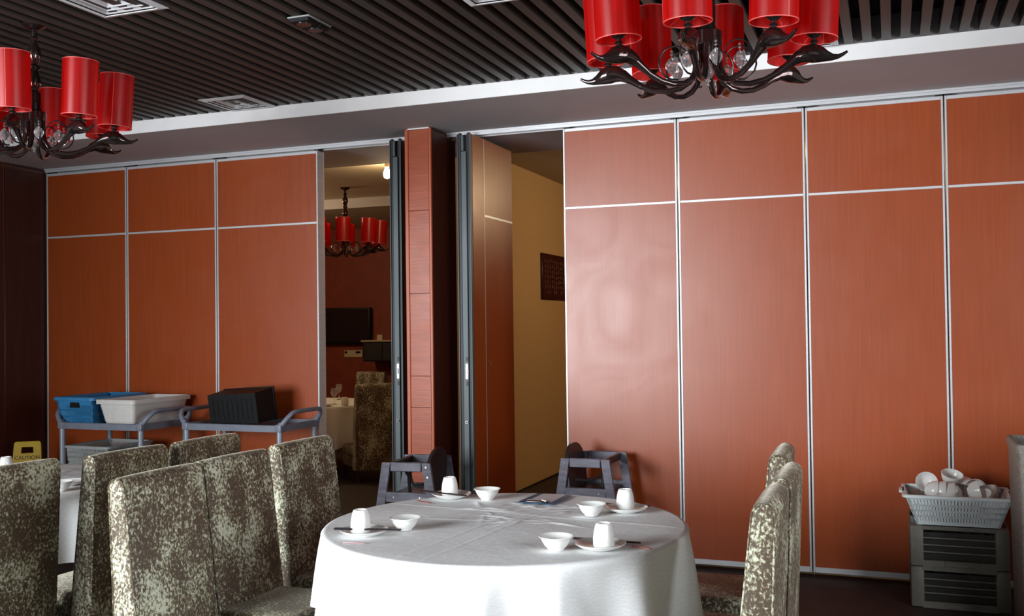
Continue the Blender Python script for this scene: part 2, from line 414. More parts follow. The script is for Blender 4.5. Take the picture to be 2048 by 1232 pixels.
# ------------------------------------------------------------------ sliding partition panels
def panel(x0, x1, label):
    """leaf of the sliding partition, boards on both faces in aluminium stiles and rails"""
    wd = x1 - x0; h0, h1, hm = 0.025, 2.893, 2.354; t = 0.045
    e = empty('partition_panel', ((x0 + x1) / 2, YP, 0), 0, label, 'partition panel', 'leaves of the sliding partition')
    a, st = wd / 2 - 0.004, 0.012
    MB().box(-a + 0.003, a - 0.003, -t + 0.006, t - 0.006, h0 + 0.004, h1 - 0.002).build('core', 'seal_black', e, smooth=False)
    for sgn in (-1, 1):
        xo, xi = sgn * a, sgn * (a - st)
        MB().bbox(min(xo, xi), max(xo, xi), -t - 0.003, t + 0.003, h0, h1, 0.002, 1).build('stile', 'aluminium', e)
    for n_, za, zb in (('top_rail', h1 - 0.022, h1), ('middle_rail', hm - 0.008, hm + 0.008), ('bottom_rail', h0, h0 + 0.034)):
        MB().bbox(-a + st, a - st, -t - 0.002, t + 0.002, za, zb, 0.002, 1).build(n_, 'aluminium', e)
    for za, zb in ((h0 + 0.034, hm - 0.008), (hm + 0.008, h1 - 0.022)):
        MB().box(-a + st, a - st, -t, -t + 0.008, za, zb).build('board', 'laminate', e, smooth=False)
        MB().box(-a + st, a - st, t - 0.008, t, za, zb).build('board', 'laminate', e, smooth=False)
    for sgn in (-1, 1):
        xx = sgn * (a - 0.02)
        MB().bbox(xx - 0.02, xx + 0.02, -0.03, 0.03, h1 - 0.002, ZS - 0.004, 0.003, 1).build('roller_block', 'seal_black', e)
    return e
XP = [-6.625, -5.776, -4.898, -3.979]
for i, lb in enumerate(('orange-brown laminate partition leaf in the corner beside the dark wooden wall',
                        'orange-brown laminate partition leaf second from the dark wooden wall, behind the blue basket cart',
                        'orange-brown laminate partition leaf behind the black tub, beside the left opening')):
    panel(XP[i], XP[i + 1], lb)
XP = [-2.063, -1.284, -0.485, 0.308, 1.10, 1.893, 2.69]
for i, lb in enumerate(('orange-brown laminate partition leaf right of the yellow wall, with pinkish window sheen',
                        'orange-brown laminate partition leaf second to the right of the yellow wall opening',
                        'orange-brown laminate partition leaf behind the velvet chairs edge-on, left of the bowl basket',
                        'orange-brown laminate partition leaf at the right edge, behind the bowl basket')):
    panel(XP[i], XP[i + 1], lb)
for i in (4, 5): panel(XP[i], XP[i + 1], 'orange-brown laminate partition leaf beyond the right edge')

def swung_panel(x0, x1, y0, y1, label, face):
    """leaf turned end-on: its grey edge profile with black seals, lock and keyhole faces the room"""
    e = empty('folded_panel', ((x0 + x1) / 2, y0, 0), 0, label, 'partition panel')
    a = (x1 - x0) / 2; L = y1 - y0; h0, h1 = 0.03, 2.90
    MB().box(-a + 0.012, a - 0.012, 0.02, L, h0, h1).build('core', 'seal_black', e, smooth=False)
    MB().bbox(-0.020, 0.020, -0.012, 0.02, h0, h1 - 0.12, 0.003, 1).build('edge_profile', 'aluminium_grey', e)
    MB().bbox(-0.020, -0.001, -0.010, 0.02, h1 - 0.118, h1 - 0.004, 0.003, 1).build('top_seal_block', 'aluminium_grey', e)
    for s in (-1, 1):
        MB().bbox(min(s * 0.022, s * (a - 0.008)), max(s * 0.022, s * (a - 0.008)), -0.002, 0.02, h0, h1 + 0.01, 0.003, 1).build('seal', 'seal_black', e)
        MB().bbox(s * (a - 0.006) - 0.004, s * (a - 0.006) + 0.004, -0.012, 0.02, h0, h1, 0.002, 1).build('stile', 'aluminium_grey', e)
    lk = MB().bbox(-0.004, 0.019, -0.016, -0.010, 1.20, 1.31, 0.003, 1).build('lock_plate', 'aluminium', e)
    MB().bbox(0.004, 0.013, -0.021, -0.015, 1.235, 1.275, 0.002, 1).build('latch', 'chrome', lk)
    for z in (1.155, 1.325):
        MB().box(0.004, 0.020, -0.0135, -0.0115, z, z + 0.03).build('slot', 'seal_black', e, smooth=False)
    k = MB().tube([(0.004, -0.02, 0.905), (0.004, -0.011, 0.905)], 0.011, 14).build('keyhole', 'chrome', e)
    MB().tube([(0.004, -0.0215, 0.905), (0.004, -0.019, 0.905)], 0.006, 10).build('keyhole_slot', 'seal_black', k)
    for s in (-1, 1):
        xo, xi = s * a, s * (a - 0.012)
        b = lambda ya, yb, za, zb: MB().box(min(xo, xi), max(xo, xi), ya, yb, za, zb).build('board', 'laminate', e, smooth=False)
        b(0.02, 0.226, h0, h1); b(0.232, L, h0, 2.345); b(0.232, L, 2.36, h1)
        xe = s * (a + 0.001)
        MB().box(min(xe, xi), max(xe, xi), 0.226, 0.232, h0, h1).build('seam_strip', 'aluminium', e, smooth=False)
        MB().box(min(xe, xi), max(xe, xi), 0.232, L, 2.345, 2.36).build('middle_rail', 'aluminium', e, smooth=False)
        MB().tube([(xe, 0.275, 1.31), (xe + s * 0.012, 0.275, 1.31), (xe + s * 0.014, 0.27, 1.28)], 0.004, 8).build('pull', 'chrome', e)
    return e
swung_panel(-3.332, -3.236, 6.30, 7.07, 'partition leaf turned end-on left of the wooden pillar, grey lock edge showing', 1)
swung_panel(-2.806, -2.700, 6.30, 7.08, 'partition leaf turned end-on right of the wooden pillar, dark face receding', 1)

# pillar clad in orange wood
e = empty('pillar', (-3.02, 6.32, 0), 0, 'square pillar clad in orange wooden boards between the two openings', 'pillar')
MB().box(-0.095, 0.095, -0.19, 0.20, 0, ZS - 0.002).build('core', 'wood_dark', e, smooth=False)
zs = [0.0, 0.45, 1.015, 1.23, 1.795, 2.364, ZS - 0.012]
for a, b in zip(zs, zs[1:]):
    MB().bbox(-0.072, 0.080, -0.200, -0.190, a + 0.0015, b - 0.0015, 0.0015, 1).build('cladding_board', 'wood_clad', e)
for xa, xb in ((-0.100, -0.0735), (0.0815, 0.100)):
    MB().bbox(xa, xb, -0.204, -0.185, 0, ZS - 0.004, 0.003, 1).build('corner_trim', 'wood_trim', e)
MB().box(0.095, 0.101, -0.184, 0.20, 0, ZS - 0.004).build('side_board', 'wood_dark', e, smooth=False)  # shadowed side of the pillar, its shade put into the dark board colour
MB().box(-0.101, -0.095, -0.184, 0.20, 0, ZS - 0.004).build('side_board', 'wood_dark', e, smooth=False)
MB().box(-0.075, 0.085, -0.206, -0.200, ZS - 0.012, ZS - 0.003).build('top_bead', 'paint_white', e, smooth=False)

# ------------------------------------------------------------------ velvet chairs
def chair_proto(label, group):
    e = empty('velvet_chair', (0, 0, 0), 0, label, 'chair', group)
    W = 0.238
    def prof(ins):
        # closed outline in (y, z): front face slopes forward going down, rounded top, back nearly upright
        top = 1.0 - ins; yf0, yb0 = -0.262 - ins, -0.342 + ins
        cy, r = (yf0 + yb0) / 2, (yf0 - yb0) / 2
        pts = []
        for z in (0.13, 0.35, 0.50, 0.62, 0.75, 0.88, top - r):
            pts.append((yf0 + 0.115 * (top - r - z), z))
        for k in range(1, 8):
            a = PI * k / 8; pts.append((cy + r * math.cos(a), top - r + r * math.sin(a)))
        for z in (top - r, 0.88, 0.75, 0.62, 0.50, 0.35, 0.13):
            pts.append((yb0 + 0.045 * (top - r - z), z))
        return pts
    xs = [(-W, 0.020), (-W + 0.003, 0.010), (-W + 0.010, 0.003), (-W + 0.024, 0.0), (-0.12, -0.003), (0, -0.004)]
    xs += [(-a, b) for a, b in reversed(xs[:-1])]
    mb = MB().ring_loft([[(xx, yy, zz) for yy, zz in prof(i)] for xx, i in xs])
    br = mb.build('backrest', 'velvet', e, angle=60)
    for s in (-1, 1):
        MB().tube([(s * (W - 0.006), yy, zz) for yy, zz in prof(0.004)[1:-1]], 0.0035, 6).build('piping', 'velvet', br)
    MB().bbox(-0.235, 0.235, -0.215, 0.165, 0.262, 0.368, 0.028, 4).build('seat', 'velvet', e, angle=60)
    MB().bbox(-0.228, 0.228, -0.215, 0.155, 0.15, 0.266, 0.012, 2).build('seat_skirt', 'velvet', e)
    for sx in (-1, 1):
        for yy, dy in ((-0.245, -0.02), (0.125, 0.01)):
            MB().tube([(sx * 0.205, yy + dy, 0.0), (sx * 0.205, yy, 0.17)], [0.015, 0.024], 8).build('leg', 'leg_wood', e)
    return e
G1 = 'crushed velvet dining chairs'
ch = chair_proto('x', G1)
E_ = -PI / 2        # faces +X
W_ = PI / 2         # faces -X
spots = [
    (-2.480, 3.243, E_, 'velvet chair nearest in the left row at the main table, brown side showing'),
    (-2.490, 3.735, E_ - 0.01, 'velvet chair in the middle of the left row at the main table'),
    (-2.512, 4.330, E_ - 0.03, 'velvet chair farthest in the left row at the main table, bright pale side'),
    (-3.815, 3.190, W_, 'velvet chair cut by the left edge of the picture, backing the left table'),
    (-3.710, 3.770, W_ - 0.03, 'velvet chair second from the left edge, its back before the first cart'),
    (-3.680, 4.315, W_ - 0.03, 'velvet chair farthest of the left table row, before the second cart'),
    (-0.690, 3.390, W_ + 0.01, 'velvet chair seen edge-on right of the main table, nearest of three'),
    (-0.690, 3.935, W_, 'velvet chair seen edge-on right of the main table, middle of three'),
    (-0.775, 4.590, W_ + 0.02, 'velvet chair seen edge-on right of the main table, farthest of three'),
    (-5.115, 9.130, 0.85, 'dark velvet chair in the rear room, its back seen through the left opening'),
    (-6.35, 11.05, PI - 0.2, 'velvet chair beyond the rear room table, only its lit top showing'),
]
for i, (xx, yy, rz, lb) in enumerate(spots):
    if i == 0:
        ch.location = (xx, yy, 0); ch.rotation_euler = (0, 0, rz); ch['label'] = lb
    else:
        dup(ch, (xx, yy, 0), rz, lb)

# ------------------------------------------------------------------ round tables and their cloths
def table(cx, cy, R, label):
    e = empty('round_table', (cx, cy, 0), 0, label, 'table', 'round dining tables')
    MB().lathe([(0, 0.715), (R - 0.01, 0.715), (R, 0.72), (R, 0.735), (R - 0.01, 0.740), (0, 0.740)], 48).build('tabletop', 'leg_wood', e)
    MB().lathe([(0.0, 0.05), (0.05, 0.05), (0.045, 0.3), (0.05, 0.70), (0.16, 0.714), (0, 0.714)], 20).build('pedestal', 'wire_dark', e)
    MB().lathe([(0, 0), (0.30, 0), (0.30, 0.02), (0.10, 0.05), (0, 0.052)], 28).build('base', 'wire_dark', e)
    return e

def tablecloth(cx, cy, R, hem, seed, label, nf=16, n=160, NR=30):
    rnd = random.Random(seed)
    rings = []
    ph = [rnd.uniform(0, 2 * PI) for _ in range(6)]
    pk = [(rnd.uniform(-0.30, 0.25), rnd.uniform(-0.02, 0.52), rnd.choice((rnd.uniform(-0.6, 0.6), rnd.uniform(1.0, 2.2))), rnd.uniform(0.03, 0.10), rnd.uniform(0.0015, 0.0055)) for _ in range(46)]
    def topz(x, y):
        z = 0.0010 * math.sin(9 * x + 5 * y + ph[0]) + 0.0008 * math.sin(13 * y - 6 * x + ph[1])
        for px, py, a, L, h in pk:
            dx, dy = x - px, y - py
            u, v_ = dx * math.cos(a) + dy * math.sin(a), -dx * math.sin(a) + dy * math.cos(a)
            z += h * math.exp(-(u / L) ** 2 - (v_ / 0.011) ** 2)
        # pressed fold lines
        for a, off in ((1.46, 0.060), (1.46, -0.045), (-0.12, 0.20)):
            d = -x * math.sin(a) + y * math.cos(a) - off
            z += 0.0022 * math.exp(-(d / 0.009) ** 2)
        return z
    top = 0.7465
    for i in range(1, NR + 1):
        r = R * (i / NR) ** 0.9
        rings.append([(r * math.cos(t), r * math.sin(t), top + topz(r * math.cos(t), r * math.sin(t)) * min(1, (R - r) / 0.06 + 0.05)) for t in [2 * PI * k / n for k in range(n)]])
    def fold(t):
        return 0.5 + 0.5 * math.sin(nf * t + ph[2] + 1.5 * math.sin(2 * t + ph[3]) + 0.9 * math.sin(3 * t + ph[4]))
    ND = 22
    for i in range(1, ND + 1):
        s = i / ND; row = []
        for k in range(n):
            t = 2 * PI * k / n
            a = fold(t) ** 1.8
            hz = hem + 0.018 * math.sin(2 * t + ph[5]) * s
            if s < 0.12:
                q = s / 0.12 * PI / 2; r = R + 0.018 * math.sin(q); z = top - 0.018 * (1 - math.cos(q))
            else:
                q = (s - 0.12) / 0.88
                z = (top - 0.018) + (hz - top + 0.018) * q
                r = R + 0.018 + q ** 0.7 * (-0.050 + 0.105 * a)
            row.append((r * math.cos(t), r * math.sin(t), z))
        rings.append(row)
    mb = MB(); mb.v = [p for r_ in rings for p in r_]
    mb.v.append((0, 0, top + topz(0, 0))); c = len(mb.v) - 1
    mb.f = [(c, k, (k + 1) % n) for k in range(n)]
    for i in range(len(rings) - 1):
        for k in range(n):
            a, b = i * n + k, i * n + (k + 1) % n
            mb.f.append((a, a + n, b + n, b))
    o = mb.build('tablecloth', 'cloth', None, angle=80, loc=(cx, cy, 0))
    return tag(o, label, 'tablecloth', 'white tablecloths')
TX, TY, TR = -1.515, 3.845, 0.735
table(TX, TY, TR, 'round dining table under the white cloth in the middle foreground')
tablecloth(TX, TY, TR, 0.405, 3, 'white cloth draped over the round table in the middle foreground', n=440, NR=96)
table(-4.62, 4.05, 0.735, 'round dining table under a white cloth behind the left chair row')
tablecloth(-4.62, 4.05, 0.735, 0.41, 5, 'white cloth over the left table, a strip showing between two chairs')
table(-6.05, 9.50, 0.735, 'round dining table under a cloth in the rear room')
tablecloth(-6.05, 9.50, 0.735, 0.30, 8, 'cloth over the rear room table seen through the left opening')
ZT = 0.7485

# ------------------------------------------------------------------ tableware
me_plate = MB().lathe([(0, 0.004), (0.045, 0.004), (0.048, 0.0), (0.052, 0.0), (0.055, 0.004), (0.078, 0.009), (0.093, 0.019), (0.095, 0.0215),
                       (0.0925, 0.0225), (0.076, 0.0135), (0.055, 0.009), (0, 0.0085)], 40).mesh('plate', 'porcelain')
me_bowl = MB().lathe([(0, 0.006), (0.022, 0.006), (0.024, 0.0), (0.028, 0.0), (0.030, 0.006), (0.042, 0.017), (0.052, 0.034), (0.057, 0.045), (0.063, 0.0495),
                      (0.0625, 0.0515), (0.056, 0.0485), (0.049, 0.035), (0.039, 0.020), (0.026, 0.011), (0, 0.0095)], 40).mesh('bowl', 'porcelain')
me_cup = MB().lathe([(0.034, 0.003), (0.0345, 0.0), (0.0375, 0.0), (0.0395, 0.014), (0.0395, 0.032), (0.037, 0.055), (0.0325, 0.075), (0.029, 0.0855), (0.0275, 0.0885),
                     (0.0235, 0.0885), (0.0225, 0.0835), (0, 0.0825)], 36).mesh('cup', 'porcelain')
WHERE = ['at the front left of the main table', 'at the back left of the main table',
         'at the back right of the main table', 'at the front right of the main table']
SETS = [((-1.958, 3.453), (-1.845, 3.585), (-1.972, 3.452)), ((-1.978, 4.330), (-1.795, 4.330), (-1.985, 4.325)),
        ((-1.098, 4.227), (-1.216, 4.095), (-1.100, 4.222)), ((-1.009, 3.502), (-1.154, 3.43), (-0.988, 3.480))]
for i, (p, b, c) in enumerate(SETS):
    tag(put('plate', me_plate, None, (*p, ZT)), 'small white plate under an upturned cup ' + WHERE[i], 'plate', 'white plates')
    tag(put('bowl', me_bowl, None, (*b, ZT)), 'small empty white bowl ' + WHERE[i], 'bowl', 'white bowls on the main table')
    tag(put('cup', me_cup, None, (*c, ZT + 0.0095)), 'upturned white cup on a plate ' + WHERE[i], 'cup', 'upturned white cups')

def stick(p0, p1, off):
    a, b = Vector(p0), Vector(p1)
    d = (b - a).normalized(); s = d.cross(Vector((0, 0, 1))).normalized() * off
    o = MB().tube([(0, 0, 0), b - a], [0.0042, 0.0028], 6).build('chopstick', 'lacquer')
    o.location = a + s; return o
CH = [((-2.063, 3.405, ZT + 0.0265), (-1.803, 3.468, ZT + 0.0265), 0.0045, 'resting across the plate ' + WHERE[0]),
      ((-2.135, 4.330, ZT + 0.0265), (-1.868, 4.252, ZT + 0.0265), 0.0045, 'resting across the plate ' + WHERE[1]),
      ((-1.290, 4.350, ZT + 0.006), (-1.020, 4.360, ZT + 0.006), 0.0045, 'lying behind the plate ' + WHERE[2]),
      ((-1.145, 3.612, ZT + 0.006), (-0.885, 3.612, ZT + 0.006), 0.0045, 'lying behind the plate ' + WHERE[3])]
for p0, p1, off, lb in CH:
    for s in (-1, 1):
        tag(stick(p0, p1, s * off), 'black chopstick ' + lb, 'chopstick', 'pair of chopsticks ' + lb)
for p0, p1, m_, lb in (((-1.956, 3.290), (-1.873, 3.305), 'packet_pink', 'slim pink toothpick packet in front of the front left plate'),
                       ((-2.091, 4.190), (-2.003, 4.150), 'packet_red', 'slim red toothpick packet in front of the back left plate'),
                       ((-0.905, 3.558), (-0.830, 3.540), 'packet_red', 'slim red toothpick packet beside the front right plate')):
    a = math.atan2(p1[1] - p0[1], p1[0] - p0[0]); L = math.dist(p0, p1)
    e = empty('toothpick_packet', ((p0[0] + p1[0]) / 2, (p0[1] + p1[1]) / 2, ZT + 0.002), a, lb, 'toothpick')
    MB().bbox(-L / 2, L / 2, -0.005, 0.005, 0, 0.003, 0.001, 1).build('sleeve', m_, e)
    MB().bbox(L / 2 - 0.001, L / 2 + 0.006, -0.004, 0.004, 0.001, 0.002, 0.0004, 1).build('crimped_end', m_, e)
# clipboard with a paper pad
e = empty('clipboard', (-1.530, 4.396, ZT + 0.003), -0.03, 'dark blue clipboard holding a paper pad at the back edge of the table', 'clipboard')
MB().bbox(-0.088, 0.088, -0.128, 0.125, 0, 0.004, 0.0015, 1).build('board', 'board_blue', e)
MB().box(-0.050, 0.062, -0.080, 0.108, 0.004, 0.0065).build('paper_pad', 'paper', e, smooth=False)
c = MB().bbox(-0.052, 0.052, -0.118, -0.090, 0.004, 0.010, 0.002, 2).build('clip', 'wire_dark', e)
MB().tube([(-0.045, -0.108, 0.011), (-0.03, -0.120, 0.018), (0.03, -0.120, 0.018), (0.045, -0.108, 0.011)], 0.0025, 8).build('clip_lever', 'chrome', c)
# pieces on the left table
tag(put('bowl', me_bowl, None, (-3.992, 3.93, ZT)), 'small white bowl on the left table, glimpsed between two velvet chairs', 'bowl', 'tableware on the left table')
tag(put('plate', me_plate, None, (-4.11, 4.10, ZT)), 'white plate on the left table behind the glimpsed bowl', 'plate', 'tableware on the left table')
tag(put('cup', me_cup, None, (-4.86, 4.38, ZT)), 'upturned white cup on the left table peeping over the chair at the picture edge', 'cup', 'tableware on the left table')

# ------------------------------------------------------------------ chandeliers
def chandelier(loc, rot, label, zc=3.03):
    e = empty('chandelier', loc, rot, label, 'chandelier', 'red-shaded chandeliers')   # origin: hub underside, z = 0 at arm tips
    top = zc - loc[2]
    MB().lathe([(0, top), (0.055, top), (0.055, top - 0.006), (0.05, top - 0.012), (0.016, top - 0.03), (0, top - 0.03)], 24).build('canopy', 'chrome_black', e)
    pr = [(0, top - 0.025), (0.012, top - 0.03), (0.012, top - 0.06), (0.020, top - 0.07), (0.014, top - 0.08), (0.017, top - 0.10), (0.029, top - 0.125), (0.032, top - 0.145), (0.024, top - 0.175),
          (0.016, top - 0.195), (0.026, top - 0.205), (0.026, top - 0.215), (0.017, top - 0.225), (0.029, top - 0.270), (0.031, top - 0.290), (0.021, top - 0.31),
          (0.017, top - 0.32), (0.029, top - 0.33), (0.031, top - 0.36), (0.029, 0.14), (0.034, 0.132), (0.034, 0.122), (0, 0.118)]
    MB().lathe(pr, 20).build('column', 'chrome_black', e)
    MB().lathe([(0, 0.125), (0.040, 0.125), (0.052, 0.118), (0.052, 0.075), (0.046, 0.070), (0, 0.070)], 28).build('hub', 'chrome_black', e)
    fin = MB().lathe([(0, 0.07), (0.011, 0.07), (0.011, 0.03), (0.007, 0.02), (0.019, 0.0), (0.024, -0.02), (0.017, -0.038), (0.007, -0.046), (0.010, -0.052), (0.004, -0.062), (0.006, -0.068), (0, -0.076)], 14)
    fin.build('finial', 'crystal', e)
    # arm: thin tube dipping from the hub, swelling into a drop and ending in an upturned tail
    pts = [(0.040, 0.075), (0.040, 0.03), (0.045, -0.015), (0.064, -0.050), (0.098, -0.070), (0.145, -0.076), (0.195, -0.068), (0.240, -0.048), (0.275, -0.024), (0.305, -0.004), (0.332, 0.006), (0.357, 0.006),
           (0.380, -0.001), (0.400, -0.009), (0.420, -0.014), (0.438, -0.013), (0.453, -0.007), (0.467, 0.001)]
    rad = [0.0100, 0.0100, 0.0100, 0.0100, 0.0100, 0.0100, 0.0102, 0.0108, 0.0135, 0.0215, 0.0300, 0.0335, 0.0280, 0.0185, 0.0115, 0.0080, 0.0060, 0.0042]
    arm_me = MB().tube([(r, 0, z) for r, z in pts], rad, 12).mesh('arm', 'chrome_black', angle=70)
    sock_me = MB().lathe([(0, 0.020), (0.010, 0.020), (0.009, 0.040), (0.016, 0.044), (0.009, 0.050), (0.009, 0.056), (0.024, 0.066), (0.026, 0.080), (0.014, 0.094), (0.011, 0.10), (0.011, 0.15), (0, 0.152)], 16).mesh('socket', 'wire_dark')
    R0, z0, z1 = 0.0775, 0.055, 0.305
    N = 40; vs = []; fs = []
    vs = [(R0 * math.cos(2 * PI * k / N), R0 * math.sin(2 * PI * k / N), z) for z in (z0, z1) for k in range(N)]
    fs = [(k, (k + 1) % N, (k + 1) % N + N, k + N) for k in range(N)]
    sh = MB().add(vs, fs); sh_me = sh.mesh('shade', 'shade_red', angle=80)
    rim_me = []
    for z in (z0, z1):
        rim_me.append(MB().lathe([(R0 - 0.0012, z - 0.0015), (R0 + 0.0012, z - 0.0015), (R0 + 0.0012, z + 0.0015), (R0 - 0.0012, z + 0.0015), (R0 - 0.0012, z - 0.0015)], N).mesh('shade_rim', 'shade_rim'))
    seam_me = MB().box(-0.0012, 0.0012, -R0 - 0.001, -R0 + 0.0006, z0, z1).mesh('shade_seam', 'shade_rim', smooth=False)
    gal_me = MB().tube([(0.02, 0, 0.082), (R0, 0, z0 + 0.002)], 0.0014, 5).mesh('carrier_rod', 'shade_rim')
    loop = [(0.115 + 0.058 * math.cos(a), 0, 0.012 + 0.060 * math.sin(a)) for a in [-0.55 * PI + 0.13 * PI * k for k in range(0, 13)]]
    wire_me = MB().tube(loop, [0.0034] * 8 + [0.003, 0.0026, 0.0022, 0.0018, 0.0014], 6).mesh('curled_wire', 'wire_dark')
    cry = MB()
    for z, r in ((0.052, 0.006), (0.040, 0.006)):
        cry.lathe([(0, z + r), (r, z), (0, z - r)], 6)
    cry.lathe([(0, 0.032), (0.010, 0.024), (0.021, 0.008), (0.022, -0.004), (0.012, -0.022), (0, -0.030)], 8)
    cry_me = cry.mesh('crystal', 'crystal', smooth=False)
    for k in range(8):
        a = PI * 2 * k / 8
        put('arm', arm_me, e, (0, 0, 0), (0, 0, a))
        d = Vector((math.cos(a), math.sin(a), 0)) * 0.357
        s = put('shade', sh_me, e, d, (0, 0.055, a))
        for rm in rim_me: put('shade_rim', rm, s)
        put('socket', sock_me, s)
        for q in range(3): put('carrier_rod', gal_me, s, (0, 0, 0), (0, 0, q * 2 * PI / 3))
        put('shade_seam', seam_me, s, (0, 0, 0), (0, 0, 1.3 * k))
        a2 = a + PI / 8
        cw = put('curled_wire', wire_me, e, (0, 0, 0), (0, 0, a2))
        put('crystal', cry_me, cw, (0.128, 0, 0.0))
    return e
chandelier((-0.590, 3.500, 2.468), YAW + 0.42, 'dark chrome chandelier with red shades over the right side of the main table')
chandelier((-3.792, 3.585, 2.490), YAW + 0.20, 'dark chrome chandelier with red shades at the left edge of the picture')
chandelier((-5.55, 9.45, 2.43), YAW + 0.1, 'dim red-shaded chandelier in the rear room seen through the left opening', 3.10)

# ------------------------------------------------------------------ ceiling fittings
def vent(x0, x1, y0, y1, label):
    cx, cy = (x0 + x1) / 2, (y0 + y1) / 2; a = (x1 - x0) / 2
    e = empty('ceiling_vent', (cx, cy, ZC), 0, label, 'ceiling vent', 'square ceiling air vents')
    def fr(o, i, z0, z1):    # square funnel frame from outer half-width o at z0 to inner i at z1
        t = 0.003
        vs = []
        for (s, z) in ((o, z0), (i, z1), (i - t, z1 + t), (o - t, z0 + t)):
            vs += [(-s, -s, z), (s, -s, z), (s, s, z), (-s, s, z)]
        fs = []
        for r in range(4):
            q = (r + 1) % 4
            for k in range(4):
                fs.append((r * 4 + k, r * 4 + (k + 1) % 4, q * 4 + (k + 1) % 4, q * 4 + k))
        return MB().add(vs, fs)
    fr(a, a - 0.035, -0.004, -0.012).build('frame', 'vent_paint', e, smooth=False)
    for k in range(3):
        o = a - 0.04 - 0.038 * k
        fr(o, o - 0.030, -0.004, 0.012).build('louvre', 'vent_paint', e, smooth=False)
    b = a - 0.155
    MB().box(-b, b, -b, b, 0.002, 0.006).build('centre_plate', 'vent_paint', e, smooth=False)
    MB().box(-a + 0.02, a - 0.02, -a + 0.02, a - 0.02, 0.014, 0.03).build('duct_back', 'vent_void', e, smooth=False)
vent(-4.075, -3.725, 5.13, 5.48, 'white square ceiling vent beside the white fascia, left of centre')
vent(-3.385, -3.02, 3.25, 3.615, 'white square ceiling vent at the top left edge of the picture')
vent(-0.585, -0.235, 5.11, 5.46, 'white square ceiling vent half hidden behind the right chandelier')
vent(-1.76, -1.41, 3.78, 4.13, 'white square ceiling vent just above the top edge of the picture')
# twin spotlight set into the slats
e = empty('ceiling_spotlight', (-2.560, 4.045, ZC - 0.002), 0, 'small black twin spotlight with white trim among the ceiling slats', 'spotlight')
MB().bbox(-0.060, 0.060, -0.100, 0.100, -0.003, 0.004, 0.002, 1).build('trim_plate', 'plastic_grey', e)
for yy in (-0.05, 0.05):
    MB().bbox(-0.052, 0.052, yy - 0.042, yy + 0.042, -0.022, -0.002, 0.004, 1).build('lamp_housing', 'plastic_black', e)
    MB().lathe([(0, -0.026), (0.034, -0.026), (0.036, -0.021), (0, -0.021)], 20, Matrix.Translation((0, yy, 0))).build('lens', 'screen', e)

# ------------------------------------------------------------------ plastic tubs and baskets
def tub_walls(W, D, H, tx, ty, t=0.004, hole=None):
    """solid tapered open tub: base W x D shrunk by tx, ty"""
    mb = MB()
    def ringp(s, z, i): 
        a, b = (W / 2 - tx * (1 - s)) - i, (D / 2 - ty * (1 - s)) - i; r = min(0.03, a * 0.3)
        pts = []
        for cx, cy, a0 in ((a - r, b - r, 0), (-a + r, b - r, PI / 2), (-a + r, -b + r, PI), (a - r, -b + r, 1.5 * PI)):
            for k in range(5):
                q = a0 + PI / 2 * k / 4; pts.append((cx + r * math.cos(q), cy + r * math.sin(q), z))
        return pts
    return mb, ringp

def solid_tub(name_parent, material, W, D, H, tx, ty, rim=0.018, lip=0.02, ridges=0):
    e = name_parent
    mb, rp = tub_walls(W, D, H, tx, ty)
    rings = [rp(0, 0, 0.012), rp(0.03, 0.004, 0.0)]
    for k in range(1, 9): rings.append(rp(k / 8, H * k / 8, 0))
    rings += [rp(1, H, 0.004)]
    rings += [rp(k / 8, H * k / 8 + 0.0001, 0.004) for k in range(7, 0, -1)] + [rp(0.03, 0.007, 0.006)]
    mb.ring_loft(rings).build('tub', material, e, angle=50)
    m2, rp2 = tub_walls(W, D, H, tx, ty)
    m2.ring_loft([rp2(1, H - lip, -0.001), rp2(1, H - lip, -rim), rp2(1, H, -rim), rp2(1, H + 0.003, -rim + 0.003), rp2(1, H + 0.003, 0.003), rp2(1, H - 0.004, 0.003)], cap=False).build('rim', material, e, angle=50)
    if ridges:
        m3, rp3 = tub_walls(W, D, H, tx, ty)
        for k in range(1, ridges + 1):
            s = 0.12 + 0.70 * k / (ridges + 1)
            m3.ring_loft([rp3(s, H * s - 0.003, 0.001), rp3(s, H * s - 0.002, -0.003), rp3(s, H * s + 0.002, -0.003), rp3(s, H * s + 0.003, 0.001)], cap=False)
        m3.build('ridges', material, e, angle=50)['kind'] = 'stuff'

